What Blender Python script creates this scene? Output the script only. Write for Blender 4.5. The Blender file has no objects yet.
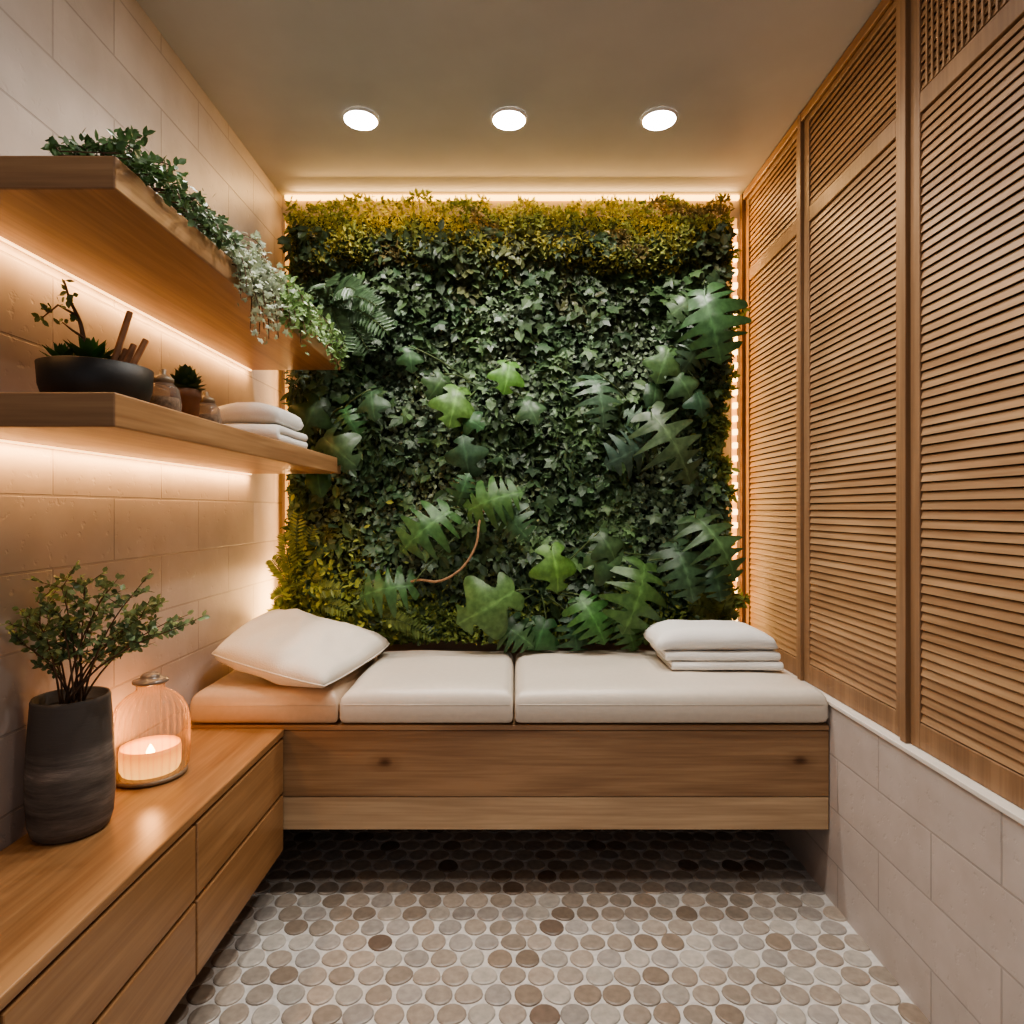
import bpy, math, random
import numpy as np
from mathutils import Vector, Matrix, noise
random.seed(7); rng=np.random.default_rng(7)
S=bpy.context.scene; COL=S.collection
CZ=1.168; F=640.0
def PX(u,v,D): return ((u-515)*D/F, D, CZ-(v-510)*D/F)
XL=-0.99; XR=0.943; YB=2.72; ZC=2.5; YF=-0.7

# ---------------- materials ----------------
def newmat(n):
    m=bpy.data.materials.new(n); m.use_nodes=True
    nt=m.node_tree; b=nt.nodes['Principled BSDF']; return m,nt,b
def N(nt,t,**k):
    n=nt.nodes.new(t)
    for a,v in k.items():
        if hasattr(n,a): setattr(n,a,v)
        else: n.inputs[a].default_value=v
    return n
def ramp(nt,fac,stops):
    r=nt.nodes.new('ShaderNodeValToRGB'); e=r.color_ramp.elements
    while len(e)<len(stops): e.new(.5)
    for i,(p,c) in enumerate(stops): e[i].position=p; e[i].color=(*c,1)
    nt.links.new(fac,r.inputs[0]); return r
def simple(n,c,rough=.6,var=.15,scale=30,bump=.1,metal=0):
    m,nt,b=newmat(n); tc=N(nt,'ShaderNodeTexCoord'); no=nt.nodes.new('ShaderNodeTexNoise')
    no.inputs['Scale'].default_value=scale; no.inputs['Detail'].default_value=5
    nt.links.new(tc.outputs['Object'],no.inputs['Vector'])
    r=ramp(nt,no.outputs['Fac'],[(.3,[x*(1-var) for x in c]),(.7,[min(1,x*(1+var)) for x in c])])
    nt.links.new(r.outputs[0],b.inputs['Base Color']); b.inputs['Roughness'].default_value=rough
    b.inputs['Metallic'].default_value=metal
    if bump:
        bp=nt.nodes.new('ShaderNodeBump'); bp.inputs['Strength'].default_value=bump; bp.inputs['Distance'].default_value=.005
        nt.links.new(no.outputs['Fac'],bp.inputs['Height']); nt.links.new(bp.outputs[0],b.inputs['Normal'])
    return m
def wood(n,axis,c0,c1,rough=.42,scale=1.0,knots=None):
    m,nt,b=newmat(n); tc=N(nt,'ShaderNodeTexCoord'); mp=nt.nodes.new('ShaderNodeMapping')
    sc=[14*scale]*3; sc[axis]=1.1*scale; mp.inputs['Scale'].default_value=sc
    nt.links.new(tc.outputs['Object'],mp.inputs['Vector'])
    a=nt.nodes.new('ShaderNodeTexNoise'); a.inputs['Scale'].default_value=1.0; a.inputs['Detail'].default_value=6; a.inputs['Distortion'].default_value=1.1
    nt.links.new(mp.outputs[0],a.inputs['Vector'])
    mp2=nt.nodes.new('ShaderNodeMapping'); sc=[120*scale]*3; sc[axis]=4*scale; mp2.inputs['Scale'].default_value=sc
    nt.links.new(tc.outputs['Object'],mp2.inputs['Vector'])
    g=nt.nodes.new('ShaderNodeTexNoise'); g.inputs['Scale'].default_value=1.0; g.inputs['Detail'].default_value=3
    nt.links.new(mp2.outputs[0],g.inputs['Vector'])
    ad=nt.nodes.new('ShaderNodeMath'); ad.operation='MULTIPLY_ADD'; ad.inputs[1].default_value=.35
    nt.links.new(g.outputs['Fac'],ad.inputs[0])
    mu=nt.nodes.new('ShaderNodeMath'); mu.operation='MULTIPLY'; mu.inputs[1].default_value=.65
    nt.links.new(a.outputs['Fac'],mu.inputs[0]); nt.links.new(mu.outputs[0],ad.inputs[2])
    r=ramp(nt,ad.outputs[0],[(.36,c0),(.5,[(x+y)/2 for x,y in zip(c0,c1)]),(.62,c1)])
    out=r.outputs[0]
    for (kx,kz) in (knots or []):
        m3=nt.nodes.new('ShaderNodeMapping'); m3.inputs['Location'].default_value=(-kx,0,-kz*1.7); m3.inputs['Scale'].default_value=(1,0,1.7)
        nt.links.new(tc.outputs['Object'],m3.inputs[0]); ln=nt.nodes.new('ShaderNodeVectorMath'); ln.operation='LENGTH'; nt.links.new(m3.outputs[0],ln.inputs[0])
        wb=nt.nodes.new('ShaderNodeMath'); wb.operation='MULTIPLY_ADD'; wb.inputs[1].default_value=.02; nt.links.new(g.outputs['Fac'],wb.inputs[0]); nt.links.new(ln.outputs['Value'],wb.inputs[2])
        kr=ramp(nt,wb.outputs[0],[(.016,(.28,.2,.15)),(.03,(.62,.55,.5)),(.036,(.8,.76,.72)),(.07,(1,1,1))])
        mx=nt.nodes.new('ShaderNodeMixRGB'); mx.blend_type='MULTIPLY'; mx.inputs[0].default_value=1
        nt.links.new(out,mx.inputs[1]); nt.links.new(kr.outputs[0],mx.inputs[2]); out=mx.outputs[0]
    nt.links.new(out,b.inputs['Base Color']); b.inputs['Roughness'].default_value=rough
    bp=nt.nodes.new('ShaderNodeBump'); bp.inputs['Strength'].default_value=.12; bp.inputs['Distance'].default_value=.002
    nt.links.new(g.outputs['Fac'],bp.inputs['Height']); nt.links.new(bp.outputs[0],b.inputs['Normal'])
    return m
def tilewall(n,ax,c,off=(0,0)):
    m,nt,b=newmat(n); tc=N(nt,'ShaderNodeTexCoord'); se=nt.nodes.new('ShaderNodeSeparateXYZ'); cb=nt.nodes.new('ShaderNodeCombineXYZ')
    nt.links.new(tc.outputs['Object'],se.inputs[0]); nt.links.new(se.outputs[ax],cb.inputs[0]); nt.links.new(se.outputs[2],cb.inputs[1])
    mp=nt.nodes.new('ShaderNodeMapping'); mp.inputs['Location'].default_value=(off[0],off[1],0); nt.links.new(cb.outputs[0],mp.inputs[0])
    br=nt.nodes.new('ShaderNodeTexBrick'); br.inputs['Scale'].default_value=1; br.inputs['Brick Width'].default_value=.42
    br.inputs['Row Height'].default_value=.156; br.inputs['Mortar Size'].default_value=.003; br.inputs['Mortar Smooth'].default_value=.3
    br.inputs['Color1'].default_value=(*[x*.95 for x in c],1); br.inputs['Color2'].default_value=(*[x*1.05 for x in c],1)
    br.inputs['Mortar'].default_value=(*[x*.78 for x in c],1)
    nt.links.new(mp.outputs[0],br.inputs['Vector'])
    no=nt.nodes.new('ShaderNodeTexNoise'); no.inputs['Scale'].default_value=9; no.inputs['Detail'].default_value=8
    nt.links.new(tc.outputs['Object'],no.inputs['Vector'])
    rr=ramp(nt,no.outputs['Fac'],[(.3,(.84,.83,.82)),(.7,(1.,1.,1.))])
    mx=nt.nodes.new('ShaderNodeMixRGB'); mx.blend_type='MULTIPLY'; mx.inputs[0].default_value=1
    nt.links.new(br.outputs['Color'],mx.inputs[1]); nt.links.new(rr.outputs[0],mx.inputs[2])
    nt.links.new(mx.outputs[0],b.inputs['Base Color']); b.inputs['Roughness'].default_value=.48
    n2=nt.nodes.new('ShaderNodeTexNoise'); n2.inputs['Scale'].default_value=40; n2.inputs['Detail'].default_value=4
    nt.links.new(tc.outputs['Object'],n2.inputs['Vector'])
    pit=ramp(nt,n2.outputs['Fac'],[(.28,(0,0,0)),(.4,(1,1,1))])
    b1=nt.nodes.new('ShaderNodeBump'); b1.inputs['Strength'].default_value=.25; b1.inputs['Distance'].default_value=.003
    nt.links.new(pit.outputs[0],b1.inputs['Height'])
    b2=nt.nodes.new('ShaderNodeBump'); b2.invert=True; b2.inputs['Strength'].default_value=.7; b2.inputs['Distance'].default_value=.004
    nt.links.new(br.outputs['Fac'],b2.inputs['Height']); nt.links.new(b1.outputs[0],b2.inputs['Normal'])
    nt.links.new(b2.outputs[0],b.inputs['Normal'])
    return m
def emis(n,c,s):
    m,nt,b=newmat(n); b.inputs['Base Color'].default_value=(*c,1); b.inputs['Emission Color'].default_value=(*c,1); b.inputs['Emission Strength'].default_value=s; return m
def attrmat(n,rough=.45,trans=.2,spec=.5):
    m,nt,b=newmat(n); a=nt.nodes.new('ShaderNodeAttribute'); a.attribute_name='Col'
    tc=N(nt,'ShaderNodeTexCoord'); no=nt.nodes.new('ShaderNodeTexNoise'); no.inputs['Scale'].default_value=45; nt.links.new(tc.outputs['Object'],no.inputs['Vector'])
    rr=ramp(nt,no.outputs['Fac'],[(.35,(.72,.74,.72)),(.65,(1.15,1.12,1.1))]); mx0=nt.nodes.new('ShaderNodeMixRGB'); mx0.blend_type='MULTIPLY'; mx0.inputs[0].default_value=1
    nt.links.new(a.outputs['Color'],mx0.inputs[1]); nt.links.new(rr.outputs[0],mx0.inputs[2])
    nt.links.new(mx0.outputs[0],b.inputs['Base Color']); b.inputs['Roughness'].default_value=rough
    b.inputs['Specular IOR Level'].default_value=spec
    if trans:
        t=nt.nodes.new('ShaderNodeBsdfTranslucent'); nt.links.new(mx0.outputs[0],t.inputs[0])
        mx=nt.nodes.new('ShaderNodeMixShader'); mx.inputs[0].default_value=trans
        nt.links.new(b.outputs[0],mx.inputs[1]); nt.links.new(t.outputs[0],mx.inputs[2])
        nt.links.new(mx.outputs[0],nt.nodes['Material Output'].inputs[0])
    return m
def thinglass(n,c,body,milky=.12,rough=.12,edge=.55):
    m,nt,b=newmat(n); b.inputs['Base Color'].default_value=(*body,1); b.inputs['Roughness'].default_value=rough
    t=nt.nodes.new('ShaderNodeBsdfTransparent'); t.inputs[0].default_value=(*c,1)
    lw=nt.nodes.new('ShaderNodeLayerWeight'); lw.inputs[0].default_value=.35
    ma=nt.nodes.new('ShaderNodeMath'); ma.operation='MULTIPLY_ADD'; ma.inputs[1].default_value=edge; ma.inputs[2].default_value=milky
    nt.links.new(lw.outputs['Facing'],ma.inputs[0])
    mx=nt.nodes.new('ShaderNodeMixShader'); nt.links.new(ma.outputs[0],mx.inputs[0]); nt.links.new(t.outputs[0],mx.inputs[1]); nt.links.new(b.outputs[0],mx.inputs[2])
    nt.links.new(mx.outputs[0],nt.nodes['Material Output'].inputs[0]); return m

wood_y=wood('oak_along_y',1,(.235,.12,.056),(.41,.235,.115),.36); wood_x=wood('oak_along_x',0,(.235,.13,.065),(.40,.245,.13),.38)
wood_k=wood('knotty_oak',0,(.235,.13,.065),(.40,.245,.13),.38,knots=[(-.366,.005),(.877,.01)])
wood_xe=wood('oak_end',0,(.23,.118,.055),(.38,.215,.105),.5)
wood_x2=wood('pale_oak',0,(.38,.25,.145),(.58,.41,.25))
wood_z=wood('louver_frame_wood',2,(.20,.112,.058),(.32,.19,.102),rough=.5)
wood_sl=wood('louver_slat_wood',1,(.26,.148,.077),(.42,.26,.142),rough=.45)
wood_cab=wood('cabinet_oak',1,(.25,.125,.052),(.42,.235,.11),rough=.3)
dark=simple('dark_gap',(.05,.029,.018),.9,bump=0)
tile_l=tilewall('stone_tile_left',1,(.49,.43,.40),(0.1,.05)); tile_r=tilewall('stone_tile_right',1,(.56,.50,.465),(.02,.03))
plaster=simple('ceiling_plaster',(.48,.47,.45),.85,.04,6,.03)
backplaster=simple('back_plaster',(.5,.42,.34),.8,.05,8,.05)
ledge_m=simple('ledge_stone',(.72,.68,.62),.4,.04,20,.03)
cream=simple('cream_leatherette',(.66,.59,.50),.36,.03,60,.03)
tan_m=simple('tan_leatherette',(.55,.40,.28),.4,.04,60,.04)
linen=simple('cream_linen',(.70,.64,.55),.9,.04,220,.25)
towel_m=simple('white_terry',(.86,.84,.80),.95,.04,400,.7)
black_m=simple('black_ceramic',(.018,.017,.016),.5,.3,30,.1)
terra=simple('terracotta',(.22,.12,.075),.8,.15,40,.1)
pebble_m=simple('dried_botanicals',(.26,.19,.13),.8,.5,120,.3)
soil=simple('soil',(.03,.02,.012),1,.4,90,.6)
twig_m=simple('bark',(.12,.07,.04),.8,.3,60,.3)
stick_m=simple('palo_santo_wood',(.27,.13,.065),.8,.2,40,.2)
vine_m=simple('vine_bark',(.26,.15,.075),.8,.3,60,.3)
warm=(1,.60,.26)
led_m=emis('led_warm',(1,.55,.16),6); led_b=emis('led_bulb',(1,.58,.20),8); lens_m=emis('downlight_lens',(1,.95,.88),40)
led_side=emis('led_channel',(1,.50,.14),1.2)
led_s=emis('led_shelf',(1,.58,.24),4)
flame_m=emis('flame',(1,.60,.22),20)
metal_m=simple('white_trim',(.8,.78,.74),.4,.02,10,0)
lid_m=simple('lid_metal',(.30,.24,.17),.45,.1,40,.05,.4)
lidg_m=simple('grey_brown_knob',(.20,.16,.13),.25,.08,40,.0,.1)
leaf_m=attrmat('leaf',.42,.22,.45); leaf_sh=attrmat('glossy_leaf',.38,.06,.3); moss_m=attrmat('moss',.9,.25,.2)
glass_m=thinglass('ribbed_glass',(1,.95,.90),(.42,.29,.19),.05,.08,.5); jar_m=thinglass('jar_glass',(.85,.8,.75),(.4,.35,.3),.12,.06,.6)
wax_glow_m,nt,b=newmat('amber_wax_glow'); tc=N(nt,'ShaderNodeTexCoord'); se=nt.nodes.new('ShaderNodeSeparateXYZ'); nt.links.new(tc.outputs['Generated'],se.inputs[0])
r=ramp(nt,se.outputs[2],[(0,(1,.50,.13)),(.55,(.9,.34,.07)),(1,(.5,.15,.03))]); nt.links.new(r.outputs[0],b.inputs['Emission Color']); b.inputs['Base Color'].default_value=(.35,.18,.08,1); b.inputs['Emission Strength'].default_value=2.2  # soft candle glow built into the cup as emission, fading upward
vase_m,nt,b=newmat('streaked_stone'); tc=N(nt,'ShaderNodeTexCoord'); mp=nt.nodes.new('ShaderNodeMapping'); mp.inputs['Scale'].default_value=(4,4,30)
nt.links.new(tc.outputs['Object'],mp.inputs[0]); no=nt.nodes.new('ShaderNodeTexNoise'); no.inputs['Scale'].default_value=1; no.inputs['Detail'].default_value=9; no.inputs['Roughness'].default_value=.7
nt.links.new(mp.outputs[0],no.inputs['Vector']); r=ramp(nt,no.outputs['Fac'],[(.36,(.07,.06,.052)),(.5,(.14,.12,.105)),(.58,(.20,.172,.15)),(.68,(.40,.35,.305))])
se=nt.nodes.new('ShaderNodeSeparateXYZ'); nt.links.new(tc.outputs['Object'],se.inputs[0]); bd=ramp(nt,se.outputs[2],[(.035,(0,0,0)),(.05,(1,1,1))])
mx=nt.nodes.new('ShaderNodeMixRGB'); nt.links.new(bd.outputs[0],mx.inputs[0]); nt.links.new(r.outputs[0],mx.inputs[1]); mx.inputs[2].default_value=(.09,.077,.068,1)
nt.links.new(mx.outputs[0],b.inputs['Base Color']); b.inputs['Roughness'].default_value=.65
bp=nt.nodes.new('ShaderNodeBump'); bp.inputs['Strength'].default_value=.4; bp.inputs['Distance'].default_value=.004; nt.links.new(no.outputs['Fac'],bp.inputs['Height']); nt.links.new(bp.outputs[0],b.inputs['Normal'])

# ---------------- mesh helpers ----------------
def root(name,loc,label,cat,group=None,kind=None,parent=None):
    e=bpy.data.objects.new(name,None); e.empty_display_size=.05; COL.objects.link(e)
    e['label']=label
    if parent is not None: e.parent=parent; e.location=Vector(loc)-Vector(parent.location)
    else:
        e.location=loc; e['category']=cat
        if group: e['group']=group
    if kind: e['kind']=kind
    return e
def mk(name,V,Fc,mat,parent=None,origin=None,smooth=False,label=None,cat=None,kind=None,group=None,col=None,bevel=0,sub=0,seg=2):
    V=np.asarray(V,float).reshape(-1,3)
    if origin is None:
        mn,mx=V.min(0),V.max(0); c=(mn+mx)/2
        origin=(c[0],c[1],mn[2]) if parent is None else tuple(c)
    o=np.array(origin,float)
    me=bpy.data.meshes.new(name); me.from_pydata((V-o).tolist(),[],[tuple(int(i) for i in f) for f in Fc]); me.update()
    if col is not None:
        at=me.color_attributes.new('Col','FLOAT_COLOR','POINT')
        c4=np.ones((len(V),4),np.float32); c4[:,:3]=col; at.data.foreach_set('color',c4.ravel())
    if smooth: me.polygons.foreach_set('use_smooth',[True]*len(me.polygons))
    me.materials.append(mat)
    ob=bpy.data.objects.new(name,me); COL.objects.link(ob)
    if parent is not None:
        pl=Vector(); p=parent
        while p is not None: pl+=Vector(p.location); p=p.parent
        ob.parent=parent; ob.location=Vector(o)-pl
    else: ob.location=o
    if bevel:
        m=ob.modifiers.new('b','BEVEL'); m.width=bevel; m.segments=seg; m.limit_method='ANGLE'
    if label: ob['label']=label
    if cat: ob['category']=cat
    if kind: ob['kind']=kind
    if group: ob['group']=group
    return ob
BF=[(0,3,2,1),(4,5,6,7),(0,1,5,4),(1,2,6,5),(2,3,7,6),(3,0,4,7)]
def boxv(x0,x1,y0,y1,z0,z1): return [(x0,y0,z0),(x1,y0,z0),(x1,y1,z0),(x0,y1,z0),(x0,y0,z1),(x1,y0,z1),(x1,y1,z1),(x0,y1,z1)]
def boxes(L):
    V=[];Fc=[]
    for b in L:
        n=len(V); V+=boxv(*b); Fc+=[tuple(i+n for i in f) for f in BF]
    return V,Fc
def lathe(c,prof,n=48,rib=0,ribn=0,cap=True):
    V=[];Fc=[]
    for (r,z) in prof:
        for i in range(n):
            a=2*math.pi*i/n; rr=r*(1+(rib*(abs(math.cos(ribn*a*.5))*2-1) if ribn else 0))
            V.append((c[0]+rr*math.cos(a),c[1]+rr*math.sin(a),c[2]+z))
    for j in range(len(prof)-1):
        for i in range(n):
            k=(i+1)%n; Fc.append((j*n+i,j*n+k,(j+1)*n+k,(j+1)*n+i))
    if cap: Fc.append(tuple(range(n))[::-1])
    return V,Fc
def tube(P,R,n=7):
    P=[Vector(p) for p in P]; V=[];Fc=[]
    for i,p in enumerate(P):
        t=(P[min(i+1,len(P)-1)]-P[max(i-1,0)]).normalized()
        a=t.orthogonal().normalized() if i==0 else (a-t*a.dot(t)).normalized()
        b_=t.cross(a); r=R[i] if hasattr(R,'__len__') else R
        for k in range(n):
            an=2*math.pi*k/n; V.append(tuple(p+a*(r*math.cos(an))+b_*(r*math.sin(an))))
    for i in range(len(P)-1):
        for k in range(n):
            k2=(k+1)%n; Fc.append((i*n+k,i*n+k2,(i+1)*n+k2,(i+1)*n+k))
    Fc.append(tuple(range(n))[::-1]); Fc.append(tuple(range((len(P)-1)*n,len(P)*n)))
    return V,Fc
def smoothpath(P,k=6):
    P=[Vector(p) for p in P]; out=[]
    for i in range(len(P)-1):
        p0=P[max(i-1,0)];p1=P[i];p2=P[i+1];p3=P[min(i+2,len(P)-1)]
        for j in range(k):
            t=j/k; out.append(tuple(.5*((2*p1)+(p2-p0)*t+(2*p0-5*p1+4*p2-p3)*t*t+(3*p1-p0-3*p2+p3)*t**3)))
    out.append(tuple(P[-1])); return out
def join(parts):
    V=[];Fc=[]
    for v,f in parts:
        n=len(V); V+=list(v); Fc+=[tuple(i+n for i in q) for q in f]
    return V,Fc
def T_oval(w=.3,fold=.05):
    V=[(0,0,0),(-w*.9,.3,0),(-w*.85,.65,0),(0,1,-.06),(w*.85,.65,0),(w*.9,.3,0),(0,.33,-fold),(0,.66,-fold)]
    return np.array(V),[(0,6,1),(1,6,7,2),(2,7,3),(0,5,6),(5,4,7,6),(4,3,7)]
def T_ivy():
    pts=[]
    A=[(-90,.12),(-50,.42),(-25,.52),(5,.34),(30,.56),(55,.36),(90,.66),(125,.36),(150,.56),(175,.34),(205,.52),(230,.42)]
    for a,r in A: pts.append((r*math.cos(math.radians(a)),.35+r*math.sin(math.radians(a)),-.25*r*r))
    V=[(0,.38,.02)]+pts; n=len(pts)
    return np.array(V),[(0,1+i,1+(i+1)%n) for i in range(n)]
def T_round():
    V=[(0,.5,-.06)]+[(.48*math.cos(t),.5+.5*math.sin(t),0) for t in np.linspace(0,2*math.pi,9)[:-1]]
    return np.array(V),[(0,1+i,1+(i+1)%8) for i in range(8)]
TO=T_oval(); TN=T_oval(.13,.02); TI=T_ivy(); TR=T_round()
def unit(a): return a/np.maximum(np.linalg.norm(a,axis=1,keepdims=True),1e-9)
def scatter(T,P,Dr,Nr,Sc,C):
    tv,tf=T; P=np.asarray(P,float);Dr=unit(np.asarray(Dr,float));Nr=np.asarray(Nr,float)
    X=unit(np.cross(Dr,Nr)); Z=np.cross(X,Dr); Sc=np.asarray(Sc)[:,None,None]; n=len(P);k=len(tv)
    V=P[:,None,:]+Sc*(tv[None,:,0:1]*X[:,None,:]+tv[None,:,1:2]*Dr[:,None,:]+tv[None,:,2:3]*Z[:,None,:])
    Fc=[]
    for i in range(n):
        o=i*k
        for f in tf: Fc.append(tuple(q+o for q in f))
    Cc=np.repeat(np.asarray(C,float)[:,None,:],k,1).reshape(-1,3)
    return V.reshape(-1,3),Fc,Cc
def joinc(L):
    V=[];Fc=[];C=[];n=0
    for v,f,c in L:
        V.append(v);C.append(c);Fc+=[tuple(q+n for q in g) for g in f]; n+=len(v)
    return np.concatenate(V),Fc,np.concatenate(C)

# ---------------- room ----------------
V,Fc=boxes([(XL-.1,XL,YF,YB,-.05,ZC+.05)]); mk('wall_left',V,Fc,tile_l,kind='structure',origin=(XL,0,0),label='pinkish beige stone block tile wall',cat='wall')
XP=.965
V,Fc=boxes([(XR,XR+.14,YF,YB,-.05,.585)]); mk('wall_right',V,Fc,tile_r,kind='structure',origin=(XR,0,0),label='low wall of pale stone block tiles',cat='wall')
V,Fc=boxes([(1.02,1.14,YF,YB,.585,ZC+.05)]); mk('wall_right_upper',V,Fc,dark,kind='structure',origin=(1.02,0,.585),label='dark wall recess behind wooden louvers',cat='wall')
V,Fc=boxes([(XL-.1,1.14,YB,YB+.1,-.05,ZC+.05)]); mk('wall_back',V,Fc,backplaster,kind='structure',label='plain beige plaster wall behind the plants',cat='wall')
V,Fc=boxes([(XL-.1,1.14,YF,YB+.1,ZC,ZC+.08)]); mk('ceiling',V,Fc,plaster,kind='structure',label='smooth grey beige plaster ceiling',cat='ceiling')
V,Fc=boxes([(XR-.006,XR+.03,YF,YB-.002,.585,.597)]); mk('trim_1',V,Fc,ledge_m,kind='structure',label='thin pale stone ledge on the low wall',cat='trim',bevel=.002)
fm,nt,b=newmat('penny_round_floor'); a=nt.nodes.new('ShaderNodeAttribute'); a.attribute_name='Col'
tc=N(nt,'ShaderNodeTexCoord'); no=nt.nodes.new('ShaderNodeTexNoise'); no.inputs['Scale'].default_value=60; no.inputs['Detail'].default_value=5; nt.links.new(tc.outputs['Object'],no.inputs['Vector'])
rr=ramp(nt,no.outputs['Fac'],[(.3,(.78,.78,.78)),(.7,(1.06,1.05,1.04))]); mx=nt.nodes.new('ShaderNodeMixRGB'); mx.blend_type='MULTIPLY'; mx.inputs[0].default_value=1
nt.links.new(a.outputs['Color'],mx.inputs[1]); nt.links.new(rr.outputs[0],mx.inputs[2]); nt.links.new(mx.outputs[0],b.inputs['Base Color']); b.inputs['Roughness'].default_value=.42
V,Fc=boxes([(XL-.1,1.14,YF,YB+.1,-.08,0)]); C=[(.68,.66,.63)]*8
p=.0715; ry=p*.866; j=0; y=.55; pal=[(.38,.33,.28),(.33,.28,.23),(.44,.405,.36),(.28,.225,.175),(.38,.35,.32),(.42,.36,.30),(.20,.15,.115),(.49,.455,.405)]
while y<YB-.03:
    x=XL+.02+(p/2 if j%2 else 0)
    while x<XR-.01:
        c=random.choices(pal,[5,4,5,2.5,5,4,.8,2])[0]; f=random.uniform(.87,1.13); c=tuple(q*f for q in c)
        r0=p*.476*random.uniform(.94,1.02); cx=x+random.uniform(-.0018,.0018); cy=y+random.uniform(-.0018,.0018); n0=len(V); K=18; ph=random.random()*6; e1=random.uniform(.02,.06)
        rs=[r0*(1+e1*math.sin(2*t+ph)+.025*math.sin(3*t+ph*2)) for t in [2*math.pi*k/K for k in range(K)]]
        for sc,z in ((1,0.0),(.97,.003),(.86,.0046)):
            for k in range(K):
                t=2*math.pi*k/K; V.append((cx+rs[k]*sc*math.cos(t),cy+rs[k]*sc*math.sin(t),z)); C.append(c)
        V.append((cx,cy,.005)); C.append(c)
        for q in range(2):
            for k in range(K): k2=(k+1)%K; Fc.append((n0+q*K+k,n0+q*K+k2,n0+(q+1)*K+k2,n0+(q+1)*K+k))
        for k in range(K): Fc.append((n0+2*K+k,n0+2*K+(k+1)%K,n0+3*K))
        x+=p
    y+=ry; j+=1
fl=mk('floor',V,Fc,fm,kind='structure',origin=(0,0,0),label='round stone mosaic floor in mixed greys and browns',cat='floor',col=np.array(C))

# ---------------- louver panels ----------------
edges=[(2.15,2.69),(1.575,2.15),(1.0,1.575),(.425,1.0)]
for i,(a,bb) in enumerate(edges):
    y0=a+.012; y1=bb-.012
    lp=root('louver_panel',(XP+.012,(y0+y1)/2,.597),'tall wooden louvered panel with short upper louver section','louver panel','wall louver panels')
    x0,x1=XP,XP+.03; st=.036; zb,zt=.598,ZC-.004
    V,Fc=boxes([(x0,x1,y0,y0+st,zb,zt),(x0,x1,y1-st,y1,zb,zt),(x0+.001,x1,y0+st,y1-st,zb,zb+.062),(x0+.001,x1,y0+st,y1-st,2.115,2.165),(x0+.001,x1,y0+st,y1-st,zt-.05,zt)])
    mk('frame',V,Fc,wood_z,parent=lp,bevel=.002,label='wooden louver frame')
    for nm,za,zz in (('lower_slats',zb+.064,2.113),('upper_slats',2.167,zt-.052)):
        k=int(round((zz-za)/.0220)); pt=(zz-za)/k; V=[];Fc=[]
        for q in range(k):
            zc=za+pt*(q+.5); n0=len(V); th=.005; hh=pt*.44; dx=.0025
            V+=[(x0+.003,y0+st,zc-hh),(x0+.003+th,y0+st,zc-hh+.001),(x0+.003+2*dx+th,y0+st,zc+hh-.001),(x0+.003+2*dx,y0+st,zc+hh)]
            V+=[(v[0],y1-st,v[2]) for v in V[n0:n0+4]]
            Fc+=[tuple(n0+t for t in f) for f in [(0,1,2,3),(7,6,5,4),(0,4,5,1),(1,5,6,2),(2,6,7,3),(3,7,4,0)]]
        if nm=='upper_slats' and i>=2:
            v_,f_=boxes([(x0+.0005,x0+.0035,yy,yy+.006,za,zz) for yy in np.arange(y0+st+.012,y1-st-.01,.020)])
            n0=len(V); V=V+list(v_); Fc=Fc+[tuple(t+n0 for t in f) for f in f_]
        mk(nm,V,Fc,wood_sl,parent=lp,label='woven wooden lattice section' if (nm=='upper_slats' and i>=2) else None)
for k,yy in enumerate((2.70,2.15,1.575,1.0)):
    V,Fc=boxes([(XP-.012,XP+.04,yy-.0115,yy+.0115,.598,ZC-.003)])
    mk('trim_%d'%(k+2),V,Fc,wood_z,kind='structure',label='vertical wooden post between louver panels',cat='trim',bevel=.002)
V,Fc=boxes([(XP-.010,XP+.0,.41,2.68,ZC-.035,ZC-.003)]); mk('trim_6',V,Fc,wood_y,kind='structure',label='wooden rail along ceiling over louvers',cat='trim',bevel=.002)

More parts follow.
